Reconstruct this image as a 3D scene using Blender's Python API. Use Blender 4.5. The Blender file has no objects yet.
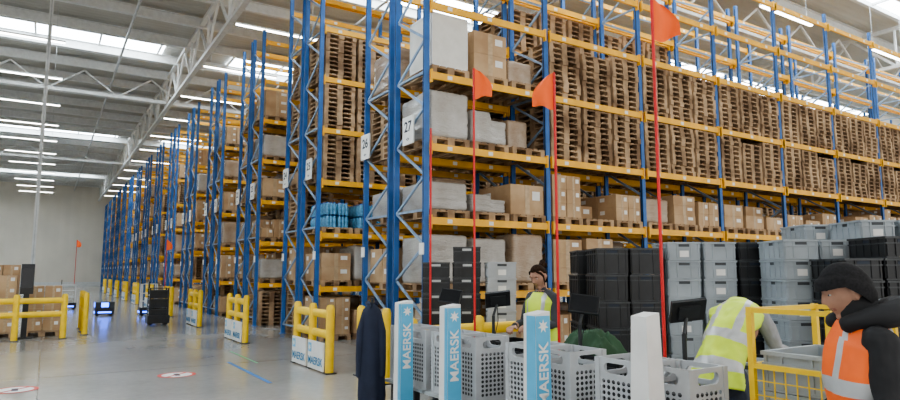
import bpy, math, random
from mathutils import Vector, Matrix, kdtree, noise
random.seed(7)
C = bpy.context.scene.collection
YAW = math.radians(32.5)
SY, CY = math.sin(YAW), math.cos(YAW)
def LF(lat, f):            # plan position from sideways / forward distance
    return (CY*lat + SY*f, -SY*lat + CY*f)

# ------------------------------------------------------------------ materials
def mat(name, col, rough=.6, metal=0, var=.12, scale=6, emis=0, bump=0, world=False, col2=None, stretch=None, spec=None):
    m = bpy.data.materials.new(name); m.use_nodes = True
    nt = m.node_tree; b = nt.nodes['Principled BSDF']
    b.inputs['Roughness'].default_value = rough
    b.inputs['Metallic'].default_value = metal
    if spec is not None: b.inputs['Specular IOR Level'].default_value = spec
    if emis:
        b.inputs['Base Color'].default_value = (*col, 1)
        b.inputs['Emission Color'].default_value = (*col, 1)
        b.inputs['Emission Strength'].default_value = emis
        return m
    if world:
        tc = nt.nodes.new('ShaderNodeNewGeometry'); out = tc.outputs['Position']
    else:
        tc = nt.nodes.new('ShaderNodeTexCoord'); out = tc.outputs['Object']
    if stretch:
        mp = nt.nodes.new('ShaderNodeMapping'); mp.inputs['Scale'].default_value = stretch
        nt.links.new(out, mp.inputs[0]); out = mp.outputs[0]
    n = nt.nodes.new('ShaderNodeTexNoise'); n.inputs['Scale'].default_value = scale
    n.inputs['Detail'].default_value = 4
    nt.links.new(out, n.inputs['Vector'])
    r = nt.nodes.new('ShaderNodeValToRGB')
    c2 = col2 or tuple(min(1, c*(1+var)) for c in col)
    c1 = col if col2 else tuple(c*(1-var) for c in col)
    r.color_ramp.elements[0].position = .35; r.color_ramp.elements[1].position = .65
    r.color_ramp.elements[0].color = (*c1, 1); r.color_ramp.elements[1].color = (*c2, 1)
    nt.links.new(n.outputs['Fac'], r.inputs['Fac'])
    nt.links.new(r.outputs['Color'], b.inputs['Base Color'])
    if bump:
        bp = nt.nodes.new('ShaderNodeBump'); bp.inputs['Strength'].default_value = bump
        nt.links.new(n.outputs['Fac'], bp.inputs['Height']); nt.links.new(bp.outputs['Normal'], b.inputs['Normal'])
    return m

M = {}
M['blue'] = mat('rack_blue_paint', (.035,.14,.40), .45, var=.15, scale=3)
M['brace'] = mat('rack_brace_steel', (.27,.38,.54), .4, .2)
M['orange'] = mat('beam_orange_paint', (.88,.47,.045), .45, var=.08, scale=3)
M['yellow'] = mat('safety_yellow', (.88,.60,.04), .45, var=.06)
M['white'] = mat('white_plastic', (.76,.77,.77), .45, var=.04)
M['cream'] = mat('cream_panel', (.72,.71,.67), .5, var=.04)
M['paper'] = mat('paper_white', (.82,.82,.80), .7, var=.04)
M['wood'] = mat('pallet_wood', (.20,.125,.072), .85, scale=2.3, world=True, col2=(.54,.38,.235))
M['card'] = mat('cardboard_brown', (.42,.27,.15), .8, scale=1.7, world=True, col2=(.58,.41,.25))
M['tape'] = mat('packing_tape', (.50,.37,.23), .3)
def film_mat(name,a,c):
    m=mat(name,a,.2,scale=1.6,col2=c); nt=m.node_tree; b=nt.nodes['Principled BSDF']
    tc=nt.nodes.new('ShaderNodeTexCoord'); mp=nt.nodes.new('ShaderNodeMapping'); mp.inputs['Scale'].default_value=(3,3,14); mp.inputs['Rotation'].default_value=(.25,.2,0)
    nt.links.new(tc.outputs['Object'],mp.inputs[0])
    n=nt.nodes.new('ShaderNodeTexNoise'); n.inputs['Scale'].default_value=2.2; n.inputs['Detail'].default_value=5; n.inputs['Distortion'].default_value=1.5
    nt.links.new(mp.outputs[0],n.inputs['Vector'])
    bp=nt.nodes.new('ShaderNodeBump'); bp.inputs['Strength'].default_value=.6; bp.inputs['Distance'].default_value=.05
    nt.links.new(n.outputs['Fac'],bp.inputs['Height']); nt.links.new(bp.outputs['Normal'],b.inputs['Normal'])
    b.inputs['Coat Weight'].default_value=.7; b.inputs['Coat Roughness'].default_value=.12
    return m
M['film'] = film_mat('stretch_film', (.42,.39,.35),(.56,.55,.53))
M['film_dark'] = film_mat('stretch_film_brown', (.40,.28,.18),(.54,.44,.34))
M['film_black'] = mat('black_film', (.03,.03,.035), .3, bump=.4)
M['crate'] = mat('grey_crate_plastic', (.36,.405,.44), .5, var=.12, scale=2, world=True)
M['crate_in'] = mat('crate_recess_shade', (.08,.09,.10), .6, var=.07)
M['crate2'] = mat('light_grey_plastic', (.47,.495,.52), .5, var=.07)
M['black'] = mat('black_plastic', (.020,.022,.025), .4, var=.2)
M['blackrim'] = mat('black_plastic_rim', (.045,.05,.055), .35, var=.2)
M['dark'] = mat('dark_metal', (.05,.055,.06), .4, .4)
M['lblue'] = mat('light_blue_panel', (.12,.47,.74), .4, var=.04)
M['ink'] = mat('printed_ink', (.02,.03,.05), .6)
M['inkblue'] = mat('printed_blue', (.03,.22,.42), .6)
M['red'] = mat('red_pole', (.66,.03,.03), .4)
M['flag'] = mat('orange_flag', (1,.16,.03), .6, var=.06)
M['screen'] = mat('tablet_glass', (.01,.012,.016), .1)
M['led'] = mat('blue_led', (.03,.14,1), emis=9)
M['lamp'] = mat('led_tube', (1,.98,.92), emis=14)
M['sky'] = mat('skylight_sheet', (.84,.93,1), emis=11)
M['steel'] = mat('white_painted_steel', (.66,.67,.66), .5, var=.06)
M['galv'] = mat('galvanised', (.48,.50,.51), .4, .4)
M['rubber'] = mat('rubber_wheel', (.02,.02,.02), .8)
M['skin'] = mat('skin', (.42,.24,.17), .55, var=.08, scale=20)
M['lip'] = mat('lips', (.30,.13,.10), .5)
M['eyew'] = mat('eye_white', (.5,.5,.48), .2)
M['hair'] = mat('dark_hair', (.030,.017,.010), .85, scale=60, var=.4, bump=.2, spec=.15)
M['hiviz'] = mat('hi_vis_yellow', (.66,.86,.08), .6, var=.1, bump=.15)
M['hivizo'] = mat('hi_vis_orange', (.98,.17,.03), .6, var=.08, bump=.15)
M['silver'] = mat('reflective_tape', (.52,.54,.56), .35, .2)
M['shirt'] = mat('grey_shirt', (.06,.065,.075), .9)
M['knit'] = mat('black_knit', (.012,.012,.014), .95, scale=90, var=.4, bump=.4)
M['jacket'] = mat('black_jacket', (.018,.019,.022), .8, bump=.2)
M['greysleeve'] = mat('grey_sleeve', (.33,.34,.36), .9)
M['jeans'] = mat('dark_trousers', (.05,.06,.09), .9)
M['navy'] = mat('navy_cloth', (.022,.03,.06), .85, bump=.2)
M['shoe'] = mat('black_shoe', (.02,.02,.02), .5)
M['green'] = mat('green_cloth', (.045,.10,.055), .9)
M['redtape'] = mat('red_floor_ink', (.55,.05,.04), .6)
M['bluetape'] = mat('blue_floor_tape', (.05,.22,.55), .5)
M['greentape'] = mat('green_floor_tape', (.12,.45,.22), .5)
M['bottle'] = mat('blue_water_bottle', (.12,.34,.55), .12, var=.25, scale=12)
M['bottlecap'] = mat('blue_bottle_cap', (.03,.16,.55), .4)

# ------------------------------------------------------------------ mesh builder
class MB:
    def __init__(s): s.v=[]; s.f=[]; s.m=[]; s.mats=[]; s.smooth=False
    def mi(s, k):
        if k not in s.mats: s.mats.append(k)
        return s.mats.index(k)
    def box(s, lo, hi, k):
        b=len(s.v); x0,y0,z0=lo; x1,y1,z1=hi; i=s.mi(k)
        s.v += [(x0,y0,z0),(x1,y0,z0),(x1,y1,z0),(x0,y1,z0),(x0,y0,z1),(x1,y0,z1),(x1,y1,z1),(x0,y1,z1)]
        for q in ((0,3,2,1),(4,5,6,7),(0,1,5,4),(1,2,6,5),(2,3,7,6),(3,0,4,7)):
            s.f.append(tuple(b+j for j in q)); s.m.append(i)
        return s
    def cbox(s, c, d, k):
        return s.box([c[j]-d[j]/2 for j in range(3)],[c[j]+d[j]/2 for j in range(3)],k)
    def bar(s, p0, p1, w, h, k, up=(0,0,1)):
        p0=Vector(p0); p1=Vector(p1); d=(p1-p0).normalized(); u=Vector(up)
        if abs(d.dot(u))>.98: u=Vector((1,0,0))
        a=d.cross(u).normalized(); c=a.cross(d).normalized(); b=len(s.v); i=s.mi(k)
        for p in (p0,p1):
            for sa,sc in ((-1,-1),(1,-1),(1,1),(-1,1)):
                s.v.append(tuple(p+a*sa*w/2+c*sc*h/2))
        for q in ((0,1,2,3),(7,6,5,4),(0,4,5,1),(1,5,6,2),(2,6,7,3),(3,7,4,0)):
            s.f.append(tuple(b+j for j in q)); s.m.append(i)
        return s
    def quad(s, pts, k):
        b=len(s.v); s.v+=[tuple(p) for p in pts]; s.f.append(tuple(range(b,b+len(pts)))); s.m.append(s.mi(k)); return s
    def tube(s, pts, rad, k, n=12, side=(1,0,0), cap=True, ang0=0):
        pts=[Vector(p) for p in pts]; rad=[r if isinstance(r,(tuple,list)) else (r,r) for r in rad]
        sd=Vector(side); P=[];R=[];T=[]
        for i,p in enumerate(pts):
            a=pts[max(i-1,0)]; c=pts[min(i+1,len(pts)-1)]
            t=(c-a).normalized(); P.append(p);R.append(rad[i]);T.append(t)
        if cap:
            r0=rad[0]; r1=rad[-1]; m0=min(r0); m1=min(r1)
            pre=[(P[0]-T[0]*m0*.8,(r0[0]*.5,r0[1]*.5)),(P[0]-T[0]*m0*.45,(r0[0]*.87,r0[1]*.87))]
            post=[(P[-1]+T[-1]*m1*.45,(r1[0]*.87,r1[1]*.87)),(P[-1]+T[-1]*m1*.8,(r1[0]*.5,r1[1]*.5))]
            P=[a for a,_ in pre]+P+[a for a,_ in post]
            R=[b for _,b in pre]+R+[b for _,b in post]
            T=[T[0]]*2+T+[T[-1]]*2
        base=len(s.v)
        for p,r,t in zip(P,R,T):
            a=sd-t*sd.dot(t)
            if a.length<.05: a=Vector((0,1,0))-t*t.y
            a.normalize(); b=t.cross(a)
            for j in range(n):
                g=ang0+2*math.pi*j/n
                s.v.append(tuple(p+a*r[0]*math.cos(g)+b*r[1]*math.sin(g)))
        for i in range(len(P)-1):
            for j in range(n):
                kk=k(i,j) if callable(k) else k
                s.f.append((base+i*n+j,base+i*n+(j+1)%n,base+(i+1)*n+(j+1)%n,base+(i+1)*n+j)); s.m.append(s.mi(kk))
        if cap:
            kk=k(0,0) if callable(k) else k
            s.f.append(tuple(base+j for j in reversed(range(n)))); s.m.append(s.mi(kk))
            e=base+(len(P)-1)*n
            s.f.append(tuple(e+j for j in range(n))); s.m.append(s.mi(kk))
        return s
    def cyl(s,p0,p1,r,k,n=10):
        p0=Vector(p0);p1=Vector(p1);b=len(s.v);d=(p1-p0).normalized()
        u=Vector((0,0,1)) if abs(d.z)<.9 else Vector((1,0,0))
        a=d.cross(u).normalized(); c=d.cross(a); i=s.mi(k)
        r=r if isinstance(r,(tuple,list)) else (r,r)
        for p,rr in ((p0,r[0]),(p1,r[1])):
            for j in range(n):
                g=2*math.pi*j/n; s.v.append(tuple(p+a*rr*math.cos(g)+c*rr*math.sin(g)))
        for j in range(n):
            s.f.append((b+j,b+(j+1)%n,b+n+(j+1)%n,b+n+j)); s.m.append(i)
        s.f.append(tuple(b+j for j in reversed(range(n)))); s.m.append(i)
        s.f.append(tuple(b+n+j for j in range(n))); s.m.append(i)
        return s
    def mesh(s, name='mesh', smooth=False):
        me=bpy.data.meshes.new(name); me.from_pydata(s.v,[],s.f)
        for k in s.mats: me.materials.append(M[k])
        me.polygons.foreach_set('material_index', s.m)
        if smooth: me.polygons.foreach_set('use_smooth',[True]*len(s.f))
        me.update(); return me

def ob(name, me, loc=(0,0,0), parent=None, rot=(0,0,0), scale=None, **kw):
    o=bpy.data.objects.new(name, me); o.location=loc; o.rotation_euler=rot
    if scale: o.scale=scale
    if parent: o.parent=parent
    for k,v in kw.items(): o[k]=v
    C.objects.link(o); return o
def thing(name, label, cat, loc=(0,0,0), rz=0, group=None):
    o=bpy.data.objects.new(name,None); o.empty_display_size=.1; o.location=loc; o.rotation_euler=(0,0,rz)
    o['label']=label; o['category']=cat
    if group: o['group']=group
    C.objects.link(o); return o
def struct(name, me, loc=(0,0,0)):
    return ob(name, me, loc, kind='structure')

_cache={}
def cached(key, fn):
    if key not in _cache: _cache[key]=fn()
    return _cache[key]
def text_mesh(s, size, k):
    def mk():
        cu=bpy.data.curves.new('lettering','FONT'); cu.body=s; cu.size=size
        cu.align_x='CENTER'; cu.align_y='CENTER'; cu.extrude=.0008; cu.offset=size*.018
        t=bpy.data.objects.new('tmp',cu); C.objects.link(t)
        bpy.context.view_layer.update()
        dg=bpy.context.evaluated_depsgraph_get()
        me=bpy.data.meshes.new_from_object(t.evaluated_get(dg))
        bpy.data.objects.remove(t); me.materials.clear(); me.materials.append(M[k]); return me
    return cached(('t',s,size,k), mk)
def orient(o, loc, x, y):
    x=Vector(x); y=Vector(y); z=x.cross(y)
    m=Matrix((x,y,z)).transposed().to_4x4(); m.translation=Vector(loc); o.matrix_local=m
def lettering(s,size,k,parent,loc,x,y):
    o=ob('lettering',text_mesh(s,size,k),parent=parent); orient(o,loc,x,y); return o

def place_many(name, me, items, limit, parent=None, stuffname=None, label=None, cat=None, group=None, stufflabel=None):
    items=sorted(items, key=lambda t:(t[0][0]-.6)**2+(t[0][1])**2+(t[0][2]-3)**2*.3)
    for loc,sc,rz in items[:limit]:
        o=ob(name,me,loc,parent,(0,0,rz),sc)
        if not parent: o['label']=label; o['category']=cat
        if group and not parent: o['group']=group
    rest=items[limit:]
    if rest:
        V=[];F=[];MI=[]
        bv=[v.co.copy() for v in me.vertices]; bf=[tuple(p.vertices) for p in me.polygons]; bm=[p.material_index for p in me.polygons]
        for loc,sc,rz in rest:
            b=len(V); c,s_=math.cos(rz),math.sin(rz); sc=sc or (1,1,1)
            for v in bv:
                x,y,z=v.x*sc[0],v.y*sc[1],v.z*sc[2]
                V.append((loc[0]+c*x-s_*y,loc[1]+s_*x+c*y,loc[2]+z))
            F+= [tuple(b+i for i in f) for f in bf]; MI+=bm
        m2=bpy.data.meshes.new(name+'_rest'); m2.from_pydata(V,[],F)
        for m in me.materials: m2.materials.append(m)
        m2.polygons.foreach_set('material_index',MI); m2.update()
        o=ob(stuffname or name,m2,parent=parent); o['kind']='stuff'
        if not parent: o['label']=stufflabel or label; o['category']=cat

# ================================================================== ROOM
RX0,RX1,RY0,RY1,RZ=-26,46,-4,85,12
def floor_mat():
    m=bpy.data.materials.new('polished_concrete'); m.use_nodes=True; nt=m.node_tree; b=nt.nodes['Principled BSDF']
    g=nt.nodes.new('ShaderNodeNewGeometry')
    n=nt.nodes.new('ShaderNodeTexNoise'); n.inputs['Scale'].default_value=.5; n.inputs['Detail'].default_value=8
    n2=nt.nodes.new('ShaderNodeTexNoise'); n2.inputs['Scale'].default_value=9; n2.inputs['Detail'].default_value=4
    for q in (n,n2): nt.links.new(g.outputs['Position'],q.inputs['Vector'])
    mx=nt.nodes.new('ShaderNodeMath'); mx.operation='MULTIPLY_ADD'; mx.inputs[1].default_value=.35
    nt.links.new(n2.outputs['Fac'],mx.inputs[0]); nt.links.new(n.outputs['Fac'],mx.inputs[2])
    r=nt.nodes.new('ShaderNodeValToRGB'); r.color_ramp.elements[0].position=.45; r.color_ramp.elements[1].position=.9
    r.color_ramp.elements[0].color=(.27,.265,.25,1); r.color_ramp.elements[1].color=(.39,.385,.365,1)
    nt.links.new(mx.outputs[0],r.inputs[0]); 
    sep=nt.nodes.new('ShaderNodeSeparateXYZ'); nt.links.new(g.outputs['Position'],sep.inputs[0])
    last=None
    for ax in ('X','Y'):
        a=nt.nodes.new('ShaderNodeMath'); a.operation='PINGPONG'; a.inputs[1].default_value=3.0
        nt.links.new(sep.outputs[ax],a.inputs[0])
        l=nt.nodes.new('ShaderNodeMath'); l.operation='LESS_THAN'; l.inputs[1].default_value=.012
        nt.links.new(a.outputs[0],l.inputs[0])
        if last:
            mm=nt.nodes.new('ShaderNodeMath'); mm.operation='MAXIMUM'
            nt.links.new(last.outputs[0],mm.inputs[0]); nt.links.new(l.outputs[0],mm.inputs[1]); last=mm
        else: last=l
    mix=nt.nodes.new('ShaderNodeMix'); mix.data_type='RGBA'
    nt.links.new(last.outputs[0],mix.inputs[0]); nt.links.new(r.outputs[0],mix.inputs[6]); mix.inputs[7].default_value=(.17,.17,.16,1)
    nt.links.new(mix.outputs[2],b.inputs['Base Color'])
    b.inputs['Roughness'].default_value=.18
    return m
M['floor']=floor_mat()
def panel_mat(name,col,axis,period,strength):
    m=mat(name,col,.6,var=.04,scale=.4,world=True); nt=m.node_tree; b=nt.nodes['Principled BSDF']
    g=nt.nodes.new('ShaderNodeNewGeometry'); sep=nt.nodes.new('ShaderNodeSeparateXYZ'); nt.links.new(g.outputs['Position'],sep.inputs[0])
    a=nt.nodes.new('ShaderNodeMath'); a.operation='PINGPONG'; a.inputs[1].default_value=period
    nt.links.new(sep.outputs[axis],a.inputs[0])
    bp=nt.nodes.new('ShaderNodeBump'); bp.inputs['Strength'].default_value=strength; bp.inputs['Distance'].default_value=.3
    nt.links.new(a.outputs[0],bp.inputs['Height']); nt.links.new(bp.outputs['Normal'],b.inputs['Normal'])
    return m
M['wall']=panel_mat('wall_panel',(.68,.64,.56),'X',.5,.15)
M['ceil']=panel_mat('roof_deck',(.50,.49,.45),'Y',.15,.5)
struct('floor',MB().box((RX0,RY0,-.1),(RX1,RY1,0),'floor').mesh())
struct('wall_north',MB().box((RX0,RY1,0),(RX1,RY1+.3,RZ),'wall').mesh())
struct('wall_west',MB().box((RX0-.3,RY0,0),(RX0,RY1,RZ),'wall').mesh())
struct('wall_east',MB().box((RX1,RY0,0),(RX1+.3,RY1,RZ),'wall').mesh())
struct('ceiling',MB().box((RX0,RY0,RZ),(RX1,RY1,RZ+.2),'ceil').mesh())
struct('baseboard_north',MB().box((RX0,RY1-.06,0),(RX1,RY1,.5),'steel').mesh())
wn=1
for (x0,x1,yy) in [(-25,4.0,9.5),(7,45,9.5),(7,45,20.3),(-25,4.0,31.3),(7,45,31.3),(-25,4.0,53),(7,45,53),(-25,4.0,75)]:
    b=MB(); b.box((x0,yy-1.35,RZ-.06),(x1,yy+1.35,RZ-.02),'sky')
    b.box((x0,yy-1.5,RZ-.25),(x1,yy-1.35,RZ),'steel'); b.box((x0,yy+1.35,RZ-.25),(x1,yy+1.5,RZ),'steel')
    x=x0
    while x<x1:
        b.box((x-.04,yy-1.35,RZ-.16),(x+.04,yy+1.35,RZ-.06),'steel'); x+=2.4
    struct('window_%d'%wn,b.mesh()); wn+=1
tn=1
for X in (4.75,-17,29):
    b=MB(); y=RY0
    z1,z0=RZ-.35,RZ-1.95
    b.box((X-.09,RY0,z1-.07),(X+.09,RY1,z1+.07),'steel'); b.box((X-.09,RY0,z0-.07),(X+.09,RY1,z0+.07),'steel')
    i=0
    while y<RY1-2:
        b.bar((X,y,z0 if i%2 else z1),(X,y+1.7,z1 if i%2 else z0),.09,.09,'steel'); 
        if i%2: b.bar((X,y,z0),(X,y,z1),.07,.07,'steel')
        y+=1.7;i+=1
    struct('trim_%d'%tn,b.mesh()); tn+=1
y=1.5
while y<RY1:
    b=MB(); z=RZ-.3
    b.box((RX0,y-.09,z+.17),(RX1,y+.09,z+.2),'steel'); b.box((RX0,y-.09,z-.2),(RX1,y+.09,z-.17),'steel'); b.box((RX0,y-.015,z-.17),(RX1,y+.015,z+.17),'steel')
    struct('trim_%d'%tn,b.mesh()); tn+=1; y+=2.75
for (yy) in (13.0,35.0,57.0):
    b=MB(); z1,z0=RZ-.5,RZ-1.6
    b.box((RX0,yy-.1,z0-.08),(RX1,yy+.1,z0+.08),'steel'); x=RX0;i=0
    while x<RX1-1.5:
        b.bar((x,yy,z0 if i%2 else z1),(x+1.5,yy,z1 if i%2 else z0),.07,.07,'steel'); x+=1.5;i+=1
    struct('trim_%d'%tn,b.mesh()); tn+=1
for X in (2.2,9.5,14.5):
    struct('trim_%d'%tn,MB().cyl((X,RY0,RZ-.9),(X,RY1,RZ-.9),.05,'galv').mesh()); tn+=1
def lampmesh():
    b=MB(); b.box((-1.5,-.06,0),(1.5,.06,.06),'white'); b.box((-1.48,-.045,-.03),(1.48,.045,0),'lamp')
    for x in (-1.2,1.2): b.cyl((x,0,.06),(x,0,1.7),.006,'galv',5)
    return b.mesh()
lm=lampmesh()
for X in (-14.5,-7.8,-1.4,6.4,13,20,27):
    y=5.6
    while y<RY1-3:
        ob('ceiling_light',lm,(X,y,10.0),label='long white LED line lamp hung from the roof',category='ceiling light',group='LED line lamps under the roof'); y+=5.2
col=MB(); col.box((-.06,-.06,0),(.06,.06,RZ),'steel'); col.box((-.15,-.15,0),(.15,.15,.03),'steel'); col.box((-.015,-.09,.2),(.015,-.06,RZ-.2),'galv')
struct('trim_%d'%tn,col.mesh(),(-.4,25.6,0)); tn+=1

# ================================================================== PALLET RACKS
RX=5.5; BAY=2.8; H=9.45; LV=[1.3,2.6,3.9,5.2,6.5,7.8,9.1]
def frame_mesh():
    b=MB()
    for y in (0,1.1):
        b.box((-.05,y-.035,0.01),(.05,y+.035,H),'blue')
        b.box((-.052,y-.012,.3),(-.049,y+.012,H-.1),'ink')
        b.box((-.08,y-.07,0),(.08,y+.07,.012),'blue')
    z=.25;i=0
    while z<H-.7:
        b.box((-.02,.03,z-.02),(.02,1.07,z+.02),'brace') if i%4==0 else None
        b.bar((0,.03 if i%2 else 1.07,z),(0,1.07 if i%2 else .03,z+.62),.03,.045,'brace'); z+=.62;i+=1
    return b.mesh()
def beam_mesh():
    b=MB(); L=BAY-.1
    b.box((0,-.025,-.13),(L,.025,0),'orange')
    for x in (0,L-.03): b.box((x,-.045,-.2),(x+.03,.03,.04),'orange')
    for x in (.4,1.3,2.2): b.box((x-.05,-.028,-.1),(x+.05,-.0255,-.03),'paper')
    return b.mesh()
FM=frame_mesh(); BMs=beam_mesh()
nr=15; bays=[9,11,8,5,4,4]+[3]*20
def rack_y(k): return 10.65+5.2*k
for k in range(nr):
    yc=rack_y(k); nb=bays[k]
    r=thing('pallet_rack','tall double-row pallet rack with blue uprights and orange beams','pallet rack',(RX,yc,0),group='pallet racks along the warehouse')
    for row,y0 in ((0,-1.225),(1,.125)):
        for i in range(nb+1): ob('upright_frame',FM,(i*BAY,y0,0),r)
    bl=[]
    for i in range(nb):
        for z in LV:
            for y in (-1.225-.06,-.125+.06,.125-.06,1.225+.06):
                bl.append(((RX+i*BAY+.05,yc+y,z),None,0))
    loc=[((a[0]-RX,a[1]-yc,a[2]),s,0) for a,s,_ in sorted(bl,key=lambda t:(t[0][0])**2+t[0][1]**2)]
    for l,s,_ in loc[:98]: 
        ob('beam',BMs,l,r)
    if loc[98:]:
        V=[];F=[];MI=[];me=BMs
        for l,s,_ in loc[98:]:
            q=len(V); V+=[(v.co.x+l[0],v.co.y+l[1],v.co.z+l[2]) for v in me.vertices]
            F+=[tuple(q+i for i in p.vertices) for p in me.polygons]; MI+=[p.material_index for p in me.polygons]
        m2=bpy.data.meshes.new('beams'); m2.from_pydata(V,[],F)
        for m in me.materials: m2.materials.append(m)
        m2.polygons.foreach_set('material_index',MI); ob('beam',m2,parent=r,kind='stuff')
    if k<9:
        for j,(yy,num) in enumerate(((-.72,27-2*k),(1.12,26-2*k))):
            sp=ob('aisle_sign',cached('signp',lambda:MB().box((-.012,-.20,-.26),(.012,.20,.26),'paper').mesh()),(-.075,yy,4.22),r,label='white aisle number plate')
            lettering('%d'%num,.27,'ink',sp,(-.0135,0,.06),(0,-1,0),(0,0,1))
            lettering('<>',.10,'ink',sp,(-.0135,0,-.17),(0,-1,0),(0,0,1))
    for yy in (-1.2,1.2):
        ob('tag_plate',cached('tagp',lambda:MB().box((-.01,-.07,-.1),(.01,.07,.1),'paper').mesh()),(-.062,yy,2.05),r,label='small white location tag')

# ------------------------------------------------------------------ goods
def pallet_mesh():
    b=MB(); 
    for x,w in ((-.3275,.145),(-.17,.10),(0,.145),(.17,.10),(.3275,.145)): b.box((x-w/2,-.6,.122),(x+w/2,.6,.144),'wood')
    for y in (-.5275,0,.5275): b.box((-.4,y-.07,.1),(.4,y+.07,.122),'wood')
    for x,w in ((-.35,.1),(0,.145),(.35,.1)):
        b.box((x-w/2,-.6,0),(x+w/2,.6,.022),'wood')
        for y in (-.5275,0,.5275): b.box((x-w/2,y-.07,.022),(x+w/2,y+.07,.1),'wood')
    return b.mesh()
PM=pallet_mesh()
def carton_mesh():
    b=MB(); b.box((-.5,-.5,0),(.5,.5,1),'card'); b.box((-.07,-.503,.0),(.07,.503,1.003),'tape')
    b.box((.15,-.506,.5),(.38,-.503,.8),'paper'); b.box((-.506,.1,.5),(-.503,.35,.8),'paper')
    return b.mesh()
CM=carton_mesh()
def wrap_mesh(seed,key):
    rnd=random.Random(seed)
    import bmesh
    bm=bmesh.new(); bmesh.ops.create_cube(bm,size=1); bmesh.ops.subdivide_edges(bm,edges=bm.edges[:],cuts=17,use_grid_fill=True)
    st=[rnd.choice((1,1,.97,.75)) for _ in range(4)]; st[rnd.randrange(4)]=1
    for v in bm.verts:
        p=v.co.copy()
        d=noise.noise(Vector((p.x*2.5+seed,p.y*2.5,p.z*2.5)))*.018+noise.noise(Vector((p.x*9,p.y*9+seed,p.z*9)))*.009
        L=(abs(2*p.x)**26+abs(2*p.y)**26+abs(2*p.z)**26)**(1/26)
        rr=max(abs(p.x),abs(p.y),abs(p.z))*2
        q=p/L*rr*(1+d)
        pin=1-.02*max(0,math.cos((p.z+.5)*3*2*math.pi))**6
        q.x*=pin; q.y*=pin
        qi=(1 if p.x>0.05 else 0)+(2 if p.y>0 else 0)
        q.z=-.5+(q.z+.5)*st[qi]
        if p.z<-.49: q.z=-.5
        v.co=(q.x,q.y,q.z+.5)
    me=bpy.data.meshes.new('wrapped'); bm.to_mesh(me); bm.free(); me.materials.append(M[key])
    me.polygons.foreach_set('use_smooth',[True]*len(me.polygons)); return me
WM=[wrap_mesh(1,'film'),wrap_mesh(2,'film'),wrap_mesh(3,'film_dark'),wrap_mesh(4,'film_dark'),wrap_mesh(5,'film_black'),wrap_mesh(6,'film'),wrap_mesh(8,'film_dark')]
pal=[];cart=[];wraps=[]
def load(k,row,bay,slot,zi,kind,h=None,y=None):
    yc=rack_y(k)+(-.675 if row==0 else .675)
    x=RX+bay*BAY+.5+.9*slot; z=0 if zi<0 else LV[zi]
    z+=.002
    if kind=='pallets':
        n=h or random.choice((10,10,10,9,10))
        for i in range(n):
            pal.append(((x+random.uniform(-.005,.005),yc+random.uniform(-.02,.02),z+i*.116),(1.02,1,.80),random.uniform(-.004,.004)))
        return
    if kind=='empty': return
    pal.append(((x,yc,z),None,0)); z+=.146
    if kind=='wrap':
        hh=h or random.uniform(.55,.97); wraps.append((x,yc,z,random.uniform(.72,.80),random.uniform(1.0,1.1),hh,random.choice((0,1,2,2,3,5,6,3,6))))
    elif kind=='black':
        wraps.append((x,yc,z,.76,1.1,h or .45,4))
    elif kind=='cartons':
        nx,ny=random.choice(((2,2),(2,3),(1,2),(2,2))); hl=random.choice((.22,.28,.33)); nl=max(1,int((h or random.uniform(.6,.98))/hl))
        for l in range(nl):
            for i in range(nx):
                for j in range(ny):
                    if l==nl-1 and random.random()<.15: continue
                    w=.78/nx; d=1.14/ny
                    cart.append(((x-.39+w*(i+.5),yc-.57+d*(j+.5),z+l*(hl+.003)),(w-.012-random.random()*.02,d-.012-random.random()*.02,hl),0))
def rk(): return random.choice(('cartons','wrap','cartons','wrap','pallets','wrap','cartons','cartons'))
for k in range(nr):
    nb=bays[k]
    for zi in range(-1,5):
        for row in (0,1):
            lim = nb if k<2 else (2 if k<5 else 1)
            for bay in range(lim):
                if k>=2 and row==1 and bay>0: continue
                for slot in range(3):
                    if k>=4 and row==1 and slot>0: continue
                    if k==0 and row==0 and bay==0 and zi>=1: continue
                    if k==1 and row==0 and bay==0 and zi==1: continue
                    if k==0:
                        if zi in (2,3): load(k,row,bay,slot,zi,'pallets' if (bay>0) else rk())
                        elif zi==4: load(k,row,bay,slot,zi,'pallets' if row==1 and bay in (1,2) else 'empty')
                        elif zi==1: load(k,row,bay,slot,zi,random.choice(('cartons','cartons','cartons','wrap','cartons')),random.uniform(.5,.95))
                        else: load(k,row,bay,slot,zi,random.choice(('cartons','wrap','cartons')))
                    elif k==1:
                        if row==1 and bay>2: continue
                        if zi>=2 and bay<1: load(k,row,bay,slot,zi,'pallets' if row==0 else rk())
                        elif bay>=1 and zi>=2: load(k,row,bay,slot,zi,'pallets' if zi<4 else 'empty')
                        elif bay<3: load(k,row,bay,slot,zi,rk())
                    else:
                        load(k,row,bay,slot,zi,rk() if zi<4 else random.choice(('empty','wrap','cartons','cartons')))
y1=rack_y(0)-.675
for i in range(3):
    for zi in (1,2,3): pal.append(((RX+.5+.9*i,y1,LV[zi]+.002),None,0))
def carton(x,y,z,sx,sy,sz): cart.append(((x,y,z),(sx,sy,sz),0))
z=LV[1]+.15
wraps.append((RX+.5,y1,z,.8,1.05,.5,1)); wraps.append((RX+1.4,y1,z,.78,1.0,.34,5)); carton(RX+2.3,y1,z,.82,1.05,.58)
z=LV[2]+.15
wraps.append((RX+.5,y1,z,.82,1.1,.86,0)); wraps.append((RX+1.4,y1,z,.80,1.08,.62,5)); wraps.append((RX+2.3,y1+.1,z,.5,.7,.62,6))
z=LV[3]+.15
for l in range(2):
    for j in range(2): carton(RX+1.42,y1-.28+.56*j,z+l*.425,.76,.54,.42)
wraps.append((RX+2.3,y1,z,.6,.7,.5,2))
y2=rack_y(1)-.675; z2=LV[1]+.002
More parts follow.
